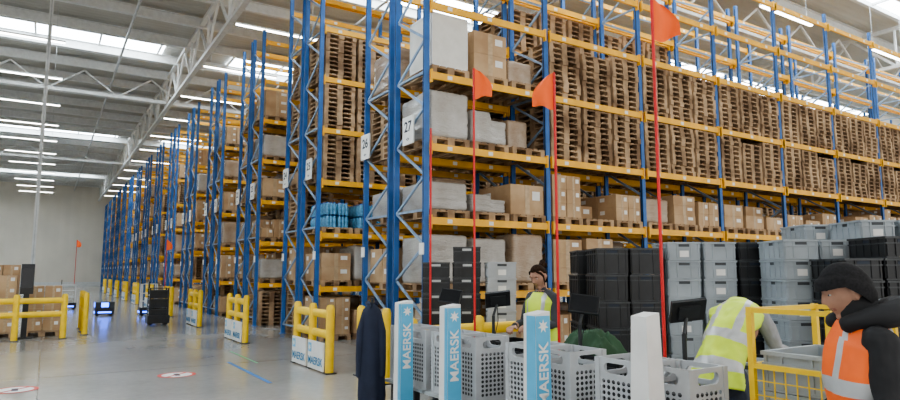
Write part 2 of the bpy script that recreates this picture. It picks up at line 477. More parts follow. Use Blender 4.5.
for i in range(3): pal.append(((RX+.5+.9*i,y2,z2),None,0))
def bottle_pack():
    b=MB()
    for i in range(3):
        for j in range(2):
            x=-.09+.09*i; y_=-.045+.09*j
            b.tube([(x,y_,.004),(x,y_,.20),(x,y_,.25),(x,y_,.29)],[.042,.042,.03,.014],'bottle',10,cap=False)
            b.cyl((x,y_,.285),(x,y_,.31),.016,'bottlecap',8)
    b.box((-.135,-.09,.0),(.135,.09,.004),'bottle')
    return b.mesh(smooth=True)
BP=bottle_pack()
for s_ in (0,1):
    for l in range(2):
        for i in range(2):
            for j in range(6):
                ob('bottle_pack',BP,(RX+.5+.9*s_-.16+.32*i,y2-.5+.195*j,z2+.146+l*.313),label='pack of blue plastic water bottles on a pallet',category='bottle pack',group='blue bottle packs in the rack')
b=MB(); b.cyl((0,0,0),(0,0,.6),.3,'galv',24)
for zz in (.0,.2,.4,.585): b.cyl((0,0,zz),(0,0,zz+.015),.31,'galv',24)
b.cyl((.12,0,.6),(.12,0,.615),.03,'dark',10)
ob('steel_drum',b.mesh(),(RX+2.3,y2-.15,z2+.146),label='silver steel drum standing on a rack pallet',category='drum')
place_many('wooden_pallet',PM,pal,285,None,'wooden_pallet_stacks','weathered wooden pallet in the rack','wooden pallet','wooden pallets stored in the racks','stacked wooden pallets filling the rack bays')
for (x,y_,z_,a,b_,h_,i) in wraps:
    lab='black film-wrapped load on a pallet' if i==4 else ('brown film-wrapped pallet load on a pallet' if i in (2,3,6) else 'grey film-wrapped pallet load standing on a pallet')
    ob('wrapped_load',WM[i],(x,y_,z_),scale=(a,b_,h_),label=lab,category='pallet load',group='film-wrapped loads in the racks')
z=LV[3]+.15
bb=MB(); bb.box((-.38,-.4,0),(.38,.4,.99),'cream')
for zz in (.0,.97): bb.box((-.39,-.41,zz),(.39,.41,zz+.03),'white')
for xx in (-.39,.37): 
    for yy in (-.41,.39): bb.box((xx,yy,0),(xx+.02,yy+.02,1.0),'white')
ob('white_case',bb.mesh(),(RX+.5,y1-.15,z),label='large plain cream boxy case on a pallet',category='case')

# ================================================================== END GUARDS
def star(r,k):
    b=MB(); pts=[]
    for i in range(14):
        a=math.pi/2+math.pi*i/7; rr=r if i%2==0 else r*.45; pts.append((rr*math.cos(a),rr*math.sin(a),0))
    b.quad(pts,k); return b.mesh()
def guard(x,y,rz=0,L=1.5,signs=True,label='yellow plastic impact guard with white sign panels'):
    g=thing('impact_guard',label,'safety barrier',(x,y,0),rz,group='yellow impact guards')
    def post():
        b=MB(); b.box((-.09,-.09,0),(.09,.09,.02),'dark'); b.tube([(0,0,.02),(0,0,.3),(0,0,1.04),(0,0,1.1)],[.07,.07,.07,.055],'yellow',14,cap=False)
        b.cyl((0,0,1.08),(0,0,1.11),(.055,.03),'yellow',14); return b.mesh(smooth=False)
    def rail(): 
        b=MB(); b.tube([(0,-L/2,0),(0,L/2,0)],[(.05,.07)]*2,'yellow',12,side=(1,0,0)); return b.mesh()
    pm=cached('gpost',post); rm=cached(('grail',L),rail)
    for yy in (-L/2,0,L/2): ob('post',pm,(0,yy,0),g)
    for zz in (.62,.95): ob('rail',rm,(-.0,0,zz),g)
    if signs:
        def pan():
            b=MB(); b.box((-.012,-.36,0),(.012,.36,.46),'white'); b.box((-.0145,.18,.27),(-.012,.33,.42),'lblue'); return b.mesh()
        for yy in (-L/4-.01,L/4+.01):
            p=ob('sign_panel',cached('gpan',pan),(-.09,yy,.03),g)
            lettering('MAERSK',.18,'inkblue',p,(-.016,0,.13),(0,-1,0),(0,0,1))
            s_=ob('star_emblem',cached('star',lambda:star(.062,'paper')),parent=p); orient(s_,(-.017,.255,.345),(0,-1,0),(0,0,1))
    return g
for k in range(10): guard(4.0-.0*k,rack_y(k)+.1,L=1.6)
guard(4.35,9.05,0,.9,False,'yellow plastic impact guard')
guard(-.55,18.5,math.radians(97),2.0,False,'yellow plastic barrier before stacked cartons')
guard(-3.4,18.3,math.radians(90),2.4,False,'yellow plastic barrier before stacked cartons')
guard(.95,20.6,0,2.2,False,'yellow plastic barrier before stacked cartons')
guard(4.6,6.55,math.radians(90),1.9,False,'yellow plastic barrier beside crate stacks')
t=thing('terminal_kiosk','tall dark terminal kiosk between barrier and cartons','kiosk',(-.38,19.2,0))
b=MB(); b.box((-.2,-.15,0),(.2,.15,.03),'dark'); b.box((-.06,-.05,.03),(.06,.05,1.1),'black'); ob('stand',b.mesh(),parent=t)
b=MB(); b.box((-.14,-.07,1.1),(.14,.07,1.85),'black'); b.box((-.12,-.075,1.25),(.12,-.07,1.75),'screen'); ob('cabinet',b.mesh(),parent=t)
for i in range(5):
    for j in range(2):
        x=-4.0+i*1.0; yq=20.2+j*1.6
        pal_l='wooden pallet carrying cartons on the floor'
        ob('wooden_pallet',PM,(x,yq,.002),label=pal_l,category='wooden pallet',group='floor pallets with cartons')
        nl=(4,5,4,5,4)[i]+(0 if j==0 else 1)
        if i==4 and j==1: nl=3
        for l in range(nl):
            for a in (-.2,.2):
                for b_ in (-.3,.3):
                    if (j==1 and b_>0): continue
                    ob('cardboard_box',CM,(x+a,yq+b_,.15+l*.283),scale=(.38,.57,.28),label='brown cardboard box stacked on a floor pallet',category='cardboard box',group='cartons on floor pallets')
nfloor=len([o for o in bpy.data.objects if o.name.startswith('cardboard_box')])
place_many('cardboard_box',CM,cart,295-nfloor,None,'cardboard_box_stacks','brown cardboard box stacked on a pallet in the rack','cardboard box','cardboard boxes in the racks','brown cardboard boxes on pallets in distant racks')

# ================================================================== CRATES
def crate_mesh(k,w=.4,d=.6,h=.22,label_=True,rim=None,rec='crate_in'):
    b=MB(); t=.015; W,D=w/2-.014,d/2-.014; rim=rim or k
    b.box((-W,-D,0),(W,D,t),k)
    b.box((-W,-D,t),(-W+t,D,h),k);b.box((W-t,-D,t),(W,D,h),k);b.box((-W+t,-D,t),(W-t,-D+t,h),k);b.box((-W+t,D-t,t),(W-t,D,h),k)
    def ring(z0,z1,o):
        W2,D2=W+o,D+o
        b.box((-W2,-D2,z0),(W2,-D,z1),rim);b.box((-W2,D,z0),(W2,D2,z1),rim);b.box((-W2,-D,z0),(-W,D,z1),rim);b.box((W,-D,z0),(W2,D,z1),rim)
    ring(h-.022,h,.014); ring(h-.075,h-.062,.010); ring(.0,.012,.004)
    for x in (-W*.93,-W*.45,W*.45,W*.93):
        b.box((x-.007,-D-.009,.02),(x+.007,-D,h-.022),k); b.box((x-.007,D,.02),(x+.007,D+.009,h-.022),k)
    for y in (-D*.95,-D*.6,-D*.2,D*.2,D*.6,D*.95):
        b.box((-W-.009,y-.007,.02),(-W,y+.007,h-.022),k); b.box((W,y-.007,.02),(W+.009,y+.007,h-.022),k)
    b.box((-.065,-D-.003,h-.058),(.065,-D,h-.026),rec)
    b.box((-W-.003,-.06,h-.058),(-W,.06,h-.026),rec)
    if label_: b.box((-.055,-D-.004,.04),(.055,-D,.115),'paper')
    return b.mesh()
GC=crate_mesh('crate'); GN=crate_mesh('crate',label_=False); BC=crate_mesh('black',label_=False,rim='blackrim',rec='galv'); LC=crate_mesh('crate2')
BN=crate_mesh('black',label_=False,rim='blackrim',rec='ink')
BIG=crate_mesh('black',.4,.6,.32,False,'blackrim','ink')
def stack(x,y,n,me,rz=-YAW,z=0,label='grey plastic crate in a tall stack',pitch=.224,grp='stacked plastic crates',jit=.03,sw=None):
    for i in range(n):
        m_=me
        if sw and i>=sw[0]: m_=sw[1]
        if m_ is GC and random.random()<.4: m_=GN
        lb=BL if m_ in (BC,BIG,BN) else label
        ob('plastic_crate',m_,(x+random.uniform(-.006,.006),y+random.uniform(-.006,.006),z+i*pitch),rot=(0,0,rz+random.uniform(-jit,jit)),label=lb,category='plastic crate',group=grp)
BL='black plastic crate in a tall stack'
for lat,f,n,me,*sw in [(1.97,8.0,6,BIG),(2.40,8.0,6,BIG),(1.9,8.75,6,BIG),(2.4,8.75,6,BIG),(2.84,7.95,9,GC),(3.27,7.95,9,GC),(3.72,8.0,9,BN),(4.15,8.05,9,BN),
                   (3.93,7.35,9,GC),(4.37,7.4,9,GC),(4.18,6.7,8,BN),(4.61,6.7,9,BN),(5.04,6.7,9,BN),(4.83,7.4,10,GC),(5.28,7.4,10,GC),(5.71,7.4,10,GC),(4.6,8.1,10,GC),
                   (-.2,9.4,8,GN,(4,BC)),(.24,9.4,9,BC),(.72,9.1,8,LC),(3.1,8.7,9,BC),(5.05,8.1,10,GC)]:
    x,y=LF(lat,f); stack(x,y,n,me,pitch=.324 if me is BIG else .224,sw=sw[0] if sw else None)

# ================================================================== PICKING STATIONS
def perf_mesh():
    b=MB(); w,d,h=.17,.17,.54; k='crate2'; t=.014
    for sx in (-1,1):
        for sy in (-1,1): b.cbox((sx*(w-.015),sy*(d-.015),h/2),(.04,.04,h),k)
    b.box((-w,-d,0),(w,d,.02),k)
    H0=h-.125
    def wall(P):
        def plate(poly):
            n=len(poly); b0=len(b.v)
            for q in poly: b.v.append(P(q[0],q[1],0))
            for q in poly: b.v.append(P(q[0],q[1],t))
            i=b.mi(k)
            b.f.append(tuple(range(b0,b0+n))); b.m.append(i); b.f.append(tuple(b0+n+j for j in reversed(range(n)))); b.m.append(i)
            for j in range(n): b.f.append((b0+j,b0+n+j,b0+n+(j+1)%n,b0+(j+1)%n)); b.m.append(i)
        U=.165
        plate([(-U,0),(U,0),(U,.05),(-U,.05)])
        plate([(-U,h-.028),(U,h-.028),(U,h),(-U,h)])
        plate([(-U,H0),(U,H0),(U,H0+.03),(-U,H0+.03)])
        z0,z1=H0+.03,h-.028; zc=(z0+z1)/2; rr=(z1-z0)/2
        for s_ in (-1,1):
            arc=[(s_*(.065+rr*math.cos(a)),zc+rr*math.sin(a)) for a in [math.pi/2-math.pi*i/6 for i in range(7)]]
            plate([(s_*U,z1)]+arc+[(s_*U,z0)])
        nx=8; nz=10; cu=2*U/nx; cz=(H0-.05)/nz
        for i in range(nx):
            for j in range(nz):
                u0=-U+cu*i; zz=.05+cz*j; uc=u0+cu/2; zc2=zz+cz/2; r=.36*min(cu,cz)
                corners=[(u0,zz),(u0+cu,zz),(u0+cu,zz+cz),(u0,zz+cz)]
                hole=[(uc+r*math.cos(a)*cu/min(cu,cz)*.95,zc2+r*math.sin(a)) for a in [math.pi*(-.75+.25*q) for q in range(8)]]
                ii=b.mi(k)
                for q in range(4):
                    b0=len(b.v)
                    pts=[corners[q],corners[(q+1)%4],hole[(2*q+2)%8],hole[2*q+1],hole[2*q]]
                    for (pu,pz) in pts: b.v.append(P(pu,pz,0))
                    b.f.append(tuple(range(b0,b0+5))); b.m.append(ii)
    wall(lambda u,z,e:(u,-d+e,z)); wall(lambda u,z,e:(u,d-e,z)); wall(lambda u,z,e:(-w+e,u,z)); wall(lambda u,z,e:(w-e,u,z))
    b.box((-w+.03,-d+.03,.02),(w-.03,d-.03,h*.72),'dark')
    return b.mesh()
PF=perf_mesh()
def flag_mesh(w,h,seed):
    b=MB(); nx,nz=12,14
    for i in range(nx+1):
        for j in range(nz+1):
            u=i/nx;v=j/nz
            x=u*w*(.38+.62*math.sin(min(1,v*1.5)*math.pi/2))
            zz=-v*h*(1-.10*u*u)-u*w*.25*(1-v)+.012*math.sin(u*7+seed)*v
            b.v.append((x, (.022*math.sin(u*7+seed+v*1.5))*(.2+u)*(.3+v), zz))
    for i in range(nx):
        for j in range(nz):
            a=i*(nz+1)+j; b.f.append((a,a+1,a+nz+2,a+nz+1)); b.m.append(b.mi('flag'))
    return b.mesh(smooth=True)
stations=[(5.37,'a',3.20,.40,False,2),(4.55,'b',3.64,.40,1,2),(3.43,'c',3.28,.36,-1,2),(2.48,'d',3.53,.30,1,0)]
for (Y,typ,ztop,po,fl,nb_) in stations:
    c=thing('picking_cart','picking cart with tall column, tablet and red flag pole','cart',(0,Y,0),group='picking carts at the packing area')
    b=MB(); b.box((2.98,-.2,.12),(3.98,.58,.3),'dark')
    for xx in (3.1,3.85):
        for yy in (-.12,.5): b.cyl((xx,yy-.03,.075),(xx,yy+.03,.075),.075,'rubber',16)
    b.box((3.03,.0,.3),(3.08,.05,.54),'dark'); b.box((3.9,.0,.3),(3.95,.05,.54),'dark'); b.box((3.03,.45,.3),(3.08,.5,.54),'dark');b.box((3.9,.45,.3),(3.95,.5,.54),'dark')
    b.box((2.99,-.2,.54),(3.97,.58,.565),'galv')
    ob('chassis',b.mesh(),parent=c)
    b=MB(); w0,w1=(.072,.064) if typ!='d' else (.085,.055); zt=1.38 if typ!='d' else 1.42
    x0,y0=2.9,0
    P=[(x0-w0,y0-w0,.02),(x0+w0,y0-w0,.02),(x0+w0,y0+w0,.02),(x0-w0,y0+w0,.02),(x0-w1,y0-w1,zt-.02),(x0+w1,y0-w1,zt),(x0+w1,y0+w1,zt),(x0-w1,y0+w1,zt-.02)]
    for q in ((0,3,2,1),(4,5,6,7),(0,1,5,4),(1,2,6,5),(2,3,7,6),(3,0,4,7)):
        b.quad([P[i] for i in q],'white')
    if typ!='d':
        def fp(u,z_):
            f=(z_-.02)/(zt-.02); w=w0*(1-f)+w1*f; return (x0+u*w,y0-w-.0015,z_)
        def fx(u,z_):
            f=(z_-.02)/(zt-.02); w=w0*(1-f)+w1*f; return (x0-w-.0015,y0-u*w,z_)
        zb=.35
        b.quad([fp(-.99,zb),fp(.96,zb),fp(.96,zt-.03),fp(-.99,zt-.03)],'lblue')
        u0=-.5 if typ=='c' else .25
        b.quad([fx(u0,zb),fx(.99,zb),fx(.99,zt-.03),fx(u0,zt-.03)],'lblue')
    b.box((x0-.1,-.1,0),(x0+.1,.1,.02),'dark')
    b.box((x0+.05,-.03,.14),(3.0,.03,.2),'dark')
    colo=ob('column',b.mesh(),parent=c,label='white column with light blue face' if typ!='d' else 'plain white tapered column')
    if typ!='d':
        lettering('MAERSK',.115,'paper',colo,(x0,-w1-.0095,.96),(0,0,1),(-1,0,0))
        s_=ob('star_emblem',cached('star2',lambda:star(.048,'paper')),parent=colo); orient(s_,(x0,-w1-.0045,1.28),(1,0,0),(0,0,1))
    px=3.43
    ob('flag_pole',MB().cyl((px,po,.565),(px,po,ztop),.011,'red',8).mesh(),parent=c)
    if fl:
        f_=ob('flag',flag_mesh(.18,.31,Y),(px,po,ztop+.01),c,rot=(0,0,-YAW if fl>0 else math.pi-YAW),label='orange safety pennant')
    b=MB(); b.cyl((3.5,.2,.565),(3.5,.2,1.25),.015,'dark',8); b.cyl((3.5,.2,1.25),(3.56,.22,1.36),.012,'dark',8)
    # drooping cable
    b.tube([(3.56,.22,1.34),(3.60,.26,1.2),(3.55,.27,1.0),(3.5,.22,.8)],[.004]*4,'black',6)
    ob('monitor_arm',b.mesh(),parent=c)
    b=MB(); b.box((-.115,-.012,-.08),(.115,.012,.08),'black'); b.box((-.105,-.0135,-.07),(.105,-.012,.07),'screen'); b.box((-.07,.012,-.045),(.07,.03,.045),'dark')
    ob('tablet',b.mesh(),(3.56,.21,1.4),c,rot=(math.radians(-32),math.radians(6),math.radians(150 if typ in 'bd' else -50)),label='black tablet computer')
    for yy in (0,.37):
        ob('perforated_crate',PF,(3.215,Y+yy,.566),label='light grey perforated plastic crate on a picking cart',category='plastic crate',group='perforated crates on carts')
    for i in range(nb_): ob('plastic_crate',BC,(3.76,Y+.18,.566+i*.224),label='black plastic crate stacked on a picking cart',category='plastic crate',group='black crates on carts')
def cloth(w,d,h,k,seed):
    b=MB(); n=34
    for i in range(n+1):
        for j in range(n+1):
            x=(i/n-.5)*w; y=(j/n-.5)*d
            e=max(0,1-(2*abs(i/n-.5))**4)*max(0,1-(2*abs(j/n-.5))**4)
            rid=1-abs(noise.noise(Vector((x*7+seed+y*4,y*7,1))))*2.2
            z_=h*e*(.55+.35*rid+.18*noise.noise(Vector((x*25,y*25,seed))))
            b.v.append((x+.02*noise.noise(Vector((x*12,y*12,5))),y,max(.002,z_)))
    for i in range(n):
        for j in range(n):
            a=i*(n+1)+j; b.f.append((a,a+n+1,a+n+2,a+1)); b.m.append(b.mi(k))
    return b.mesh(smooth=True)
ob('folded_cloth',cloth(.34,.48,.20,'green',3),(3.74,3.74,1.014),label='crumpled green cloth lying on black crates',category='cloth')
# yellow cage trolleys
b=MB(); q=.016; q2=.0135
for x in (.02,.72):
    for y in (.02,.46): b.box((x-q,y-q,.1),(x+q,y+q,1.45),'yellow')
for z_ in (.30,.72,1.12,1.432):
    for y in (.02,.46): b.box((.02,y-q2,z_-q2),(.72,y+q2,z_+q2),'yellow')
    for x in (.02,.72): b.box((x-q2,.02,z_-q2),(x+q2,.46,z_+q2),'yellow')
zz=.16
while zz<1.12:
    for x in (.02,.72): b.box((x-.003,.02,zz-.003),(x+.003,.46,zz+.003),'yellow')
    b.box((.02,.017,zz-.003),(.72,.023,zz+.003),'yellow'); zz+=.08
for i in range(1,7):
    yy=.02+i*.44/7
    for x in (.02,.72): b.box((x-.003,yy-.003,.12),(x+.003,yy+.003,1.12),'yellow')
for i in range(1,10): b.box((.02+i*.07-.003,.017,.12),(.02+i*.07+.003,.023,1.12),'yellow')
cage=b.mesh(); dk1=MB().box((.0,.0,.735),(.74,.48,.755),'galv').mesh(); dk2=MB().box((.0,.0,.12),(.74,.48,.15),'galv').mesh()
wmz=MB().cyl((0,-.02,.06),(0,.02,.06),.06,'rubber',14).mesh()
for (tx,ty,lab) in ((3.42,1.72,'yellow square-tube steel cage trolley holding grey crates'),(3.50,1.16,'yellow square-tube steel cage trolley standing behind the man')):
    t=thing('yellow_trolley',lab,'trolley',(tx,ty,0),group='yellow cage trolleys')
    ob('frame',cage,parent=t); ob('deck',dk1,parent=t); ob('deck',dk2,parent=t)
    for x in (.06,.68):
        for y in (.05,.43): ob('wheel',wmz,(x,y,0),t)
for i in range(2): ob('plastic_crate',GC,(3.79,1.96,.757+i*.224),rot=(0,0,math.pi/2),label='grey plastic crate on the yellow trolley',category='plastic crate',group='crates on the yellow trolley')
for i in range(2): ob('plastic_crate',GC,(3.79,1.96,.152+i*.224),rot=(0,0,math.pi/2),label='grey plastic crate on the lower trolley deck',category='plastic crate',group='crates on the yellow trolley')

# ================================================================== hanging coat
s=thing('coat_stand','dark post carrying a jacket beside the carts','stand',(2.93,6.13,0))
b=MB(); b.cyl((0,0,0),(0,0,.03),.14,'dark',16); b.cyl((0,0,.03),(0,0,1.38),.015,'dark',8); b.cyl((0,0,1.36),(-.09,-.15,1.365),.006,'dark',6)
ob('pole',b.mesh(),parent=s)
def coat():
    b=MB(); n=28; zs=[1.33,1.27,1.18,1.0,.8,.6,.42,.36]; ra=[.03,.10,.125,.12,.13,.145,.155,.15]; rb=[.03,.06,.07,.075,.08,.09,.10,.095]
    for z_,a,c in zip(zs,ra,rb):
        for j in range(n):
            g=2*math.pi*j/n; f=1+.13*math.sin(5*g+z_*3)*(1.4-z_)
            b.v.append((a*f*math.cos(g),c*f*math.sin(g),z_))
    for i in range(len(zs)-1):
        for j in range(n):
            b.f.append((i*n+j,i*n+(j+1)%n,(i+1)*n+(j+1)%n,(i+1)*n+j)); b.m.append(b.mi('navy'))
    for sx in (-1,1): b.tube([(sx*.07,-.0,1.23),(sx*.125,-.02,1.05),(sx*.135,-.03,.8),(sx*.13,-.03,.62)],[.045,.045,.04,.04],'navy',12)
    b.tube([(-.05,.02,1.33),(0,-.05,1.30),(.05,.02,1.33)],[.03]*3,'navy',10)
    return b.mesh(smooth=True)
ob('hanging_jacket',coat(),(2.84,5.95,0),rot=(0,0,-YAW),scale=(.88,.85,1),label='dark navy jacket hanging on a post',category='jacket')

# ================================================================== floor marks
for (x,y) in ((1.88,11.15),(-.27,10.97)):
    b=MB(); n=40
    for (r0,r1,k) in ((.23,.29,'redtape'),(0.0,.23,'paper')):
        for i in range(n):
            a=2*math.pi*i/n;c=2*math.pi*(i+1)/n
            b.quad([(r0*math.cos(a),r0*math.sin(a),0),(r1*math.cos(a),r1*math.sin(a),0),(r1*math.cos(c),r1*math.sin(c),0),(r0*math.cos(c),r0*math.sin(c),0)],k)
    b.bar((-.18,-.18,.001),(.18,.18,.001),.05,.001,'redtape')
    b.cbox((0,0,.001),(.08,.22,.001),'ink')
    ob('floor_sticker',b.mesh(),(x,y,.004),label='round red and white prohibition sticker on the floor',category='floor sticker',group='floor stickers')
ob('floor_tape',MB().box((-.03,0,0),(.03,2.6,.003),'bluetape').mesh(),(2.93,9.6,.001),label='worn blue tape strip on the concrete floor',category='floor tape')
ob('floor_tape',MB().box((-.02,0,0),(.02,2.0,.003),'greentape').mesh(),(3.35,11.8,.001),label='worn green tape strip on the concrete floor',category='floor tape')

# ================================================================== robots in the corridor
def robot(x,y,h,kind,fl=0,sc=1):
    lab={'k':'black wheeled warehouse robot with stacked shelves','l':'low dark wheeled warehouse robot glowing with blue light','w':'white wheeled warehouse robot with blue light'}[kind]
    r=thing('mobile_robot',lab,'robot',(x,y,0),group='mobile robots in the corridor')
    b=MB(); b.box((-.32,-.28,.06),(.32,.28,.3),'black')
    if kind!='k': b.box((-.335,-.2,.12),(-.32,.2,.17),'led'); b.box((-.22,-.295,.12),(.22,-.28,.17),'led')
    if kind=='l': b.box((-.12,-.30,.34),(.12,-.285,.5),'led'); b.box((-.335,-.1,.34),(-.32,.1,.5),'led'); b.box((-.32,-.28,.3),(.32,.28,.52),'dark')
    ob('base',b.mesh(),parent=r)
    for xx in (-.22,.22):
        for yy in (-.2,.2): ob('wheel',wmz,(xx,yy,0),r)
    if kind!='l':
        b=MB(); kk='dark' if kind=='k' else 'white'
        for xx in (-.26,.26):
            for yy in (-.22,.22): b.box((xx-.02,yy-.02,.3),(xx+.02,yy+.02,h),kk)
        for zz in (.55,.85,h): b.box((-.28,-.24,zz-.02),(.28,.24,zz),kk)
        ob('shelf',b.mesh(),parent=r)
    if kind=='k': 
        for z0,z1 in ((.30,.50),(.55,.80),(.85,1.08)):
            b=MB(); b.box((-.25,-.22,z0),(.25,.22,z1),'black'); b.box((-.27,-.24,z1-.03),(.27,.24,z1),'blackrim'); b.box((-.275,-.06,z0+.05),(-.25,.06,z0+.1),'paper'); ob('bin',b.mesh(),parent=r)
    if kind!='l':
        b=MB(); b.box((-.3,-.14,h),(-.27,.14,h+.2),'screen'); ob('display',b.mesh(),parent=r)
    if fl:
        ob('flag_pole',MB().cyl((.2,.2,h),(.2,.2,fl),.012,'red',6).mesh(),parent=r)
        ob('flag',flag_mesh(.2,.34,x),(.2,.2,fl),r,rot=(0,0,-YAW))
robot(3.05,22.0,1.15,'k',2.7); robot(1.95,27.5,.52,'l',0); robot(.9,33,1.1,'w',3.1); robot(3.4,27.0,1.2,'w',0)

# ================================================================== PEOPLE
def hand(b, w, d, n, lab='skin', side=1, curl=.5):
    w=Vector(w); d=Vector(d).normalized(); n=Vector(n); n=(n-d*n.dot(d)).normalized(); s_=d.cross(n)*side
    b.tube([w-d*.01,w+d*.04,w+d*.085],[(.024,.018),(.038,.016),(.040,.014)],lab,12,side=s_)
    for i,(o,L) in enumerate(((-.031,.066),(-.010,.076),(.012,.070),(.032,.054))):
        p0=w+d*.08+s_*o; p1=p0+(d*math.cos(curl*.6)-n*math.sin(curl*.6))*L*.45; p2=p1+(d*math.cos(curl*1.5)-n*math.sin(curl*1.5))*L*.3; p3=p2+(d*math.cos(curl*2.3)-n*math.sin(curl*2.3))*L*.25
        b.tube([p0,p1,p2,p3],[.0095,.009,.0082,.0072],lab,8,side=s_)
    p0=w+d*.03-s_*.03; p1=p0+(d*.7-s_*.7)*.035; p2=p1+(d*.9-s_*.2-n*.3).normalized()*.03
    b.tube([p0,p1,p2],[.012,.0105,.009],lab,8,side=n)
def head_parts(b, c, R, lab='skin'):
    c=Vector(c)
    def T(p): return c+R@Vector(p)
    n,mn=36,28; base=len(b.v)
    for i in range(mn+1):
        th=math.pi*i/mn
        for j in range(n):
            ph=2*math.pi*j/n
            x=math.sin(th)*math.cos(ph);y=math.sin(th)*math.sin(ph);z=math.cos(th)
            X=x*.074;Y=y*.097;Z=z*.115
            if z<0:
                X*=1+z*.34; Y*= (1-z*.06) if y>0 else (1+z*.45)
            for sx in (-1,1):
                dd=((X-sx*.031)/.020)**2+((Z-.012)/.014)**2
                if y>.5: Y-=.008*math.exp(-dd)
            b.v.append(tuple(T((X,Y,Z))))
    for i in range(mn):
        for j in range(n):
            b.f.append((base+i*n+j,base+(i+1)*n+j,base+(i+1)*n+(j+1)%n,base+i*n+(j+1)%n)); b.m.append(b.mi(lab))
    b.tube([T((0,.090,.022)),T((0,.099,-.002)),T((0,.106,-.020))],[.006,.0075,.009],lab,8,side=R@Vector((1,0,0)))
    b.tube([T((-.011,.095,-.026)),T((.011,.095,-.026))],[.006,.006],lab,8,side=(0,0,1))
    b.tube([T((-.045,.074,.034)),T((-.02,.088,.036)),T((.02,.088,.036)),T((.045,.074,.034))],[.006]*4,lab,8,side=(0,0,1))
    b.tube([T((-.020,.078,-.056)),T((0,.0845,-.056)),T((.020,.078,-.056))],[.004,.0052,.004],'lip',8,side=(0,0,1))
    b.tube([T((-.012,.058,-.094)),T((.012,.058,-.094))],[.018,.018],lab,8,side=(0,0,1))
    for sx in (-1,1):
        b.tube([T((sx*.074,-.012,.02)),T((sx*.081,-.016,0)),T((sx*.073,-.006,-.03))],[(.018,.010),(.02,.008),(.012,.008)],lab,8,side=R@Vector((0,1,0)))
def eyes(b,c,R):
    c=Vector(c); f=R@Vector((0,1,0)); r_=R@Vector((1,0,0))
    for sx in (-1,1):
        p=c+R@Vector((sx*.031,.0775,.010))
        b.tube([p-f*.006,p],[(.012,.006),(.010,.005)],'eyew',12,side=r_,cap=True); b.tube([p-f*.002,p+f*.0035],[.0048,.0045],'ink',8,side=r_)
        q=c+R@Vector((sx*.031,.086,.034))
        b.tube([q-r_*.016,q+r_*.016],[.003,.003],'hair',6,side=(0,0,1))
def make_person(label,loc,head_dir,J,mats):
    src=MB()
    sh,tr,sk=mats['top'],mats['legs'],'skin'
    T=J['torso']; src.tube(T,J['trad'],lambda i,j:(tr if i<3 else sh),20,side=(1,0,0))
    src.tube([J['shL'],J['shM'],J['shR']],[.055,.068,.055],sh,14,side=(0,0,1))
    src.tube([J['shM'],J['neck'],J['headc']],[.060,.048,.046],sk,14)
    ar=J.get('arm',1)
    for s_ in 'LR':
        sd=-1 if s_=='L' else 1
        E=J['el'+s_]; S=J['sh'+s_]; W=J['wr'+s_]
        src.tube([S,Vector(S).lerp(Vector(E),.5),E,Vector(E).lerp(Vector(W),.4),W],[.057*ar,.051*ar,.042*ar,.040*ar,.031],mats.get('sleeve',sh),14)
        d=Vector(W)-Vector(E); hand(src,W,J.get('hd'+s_,d),J.get('hn'+s_,(0,0,1)),'skin',sd,J.get('curl',.5))
        Hp,K,A=J['hip'+s_],J['kn'+s_],J['an'+s_]
        src.tube([Hp,Vector(Hp).lerp(Vector(K),.5),K,Vector(K).lerp(Vector(A),.35),A],[.092,.082,.06,.06,.045],tr,16)
        A=Vector(A); src.tube([A+Vector((0,-.05,-.045)),A+Vector((0,.06,-.05)),A+Vector((0,.17,-.06))],[(.04,.035),(.045,.035),(.04,.022)],'shoe',12,side=(1,0,0))
    R=J['headR']; head_parts(src,J['headc'],R)
    me=src.mesh('src'); kd=kdtree.KDTree(len(me.polygons))
    lab=[]
    for idx,p in enumerate(me.polygons):
        kd.insert(p.center,idx); lab.append(src.mats[p.material_index])
    kd.balance()
    t=bpy.data.objects.new('tmp',me); C.objects.link(t)
    rm=t.modifiers.new('r','REMESH'); rm.mode='VOXEL'; rm.voxel_size=.006
    sm=t.modifiers.new('s','SMOOTH'); sm.factor=.5; sm.iterations=3
    bpy.context.view_layer.update(); dg=bpy.context.evaluated_depsgraph_get()
    nm=bpy.data.meshes.new_from_object(t.evaluated_get(dg)); bpy.data.objects.remove(t)
    out=MB(); out.v=[tuple(v.co) for v in nm.vertices]; out.f=[tuple(p.vertices) for p in nm.polygons]
    for p in nm.polygons: out.m.append(out.mi(lab[kd.find(p.center)[1]]))
    cl=set()
    for f_,mi_ in zip(out.f,out.m):
        if out.mats[mi_] not in ('skin','lip','shoe'): cl.update(f_)
    for i in cl:
        v=nm.vertices[i]; p=v.co; d=noise.noise(Vector((p.x*14,p.y*14,p.z*9)))*.008+noise.noise(Vector((p.x*30,p.y*30,p.z*22)))*.004
        out.v[i]=tuple(p+v.normal*d)
    eyes(out,J['headc'],R)
    rz=math.atan2(-head_dir[0],head_dir[1])
    return ob('person',out.mesh('body',smooth=True),loc,rot=(0,0,rz),label=label,category='person')
def headR(pitch=0,yaw=0,roll=0):
    from mathutils import Euler
    return (Euler((0,0,yaw)).to_matrix()@Euler((pitch,0,0)).to_matrix()@Euler((0,roll,0)).to_matrix())
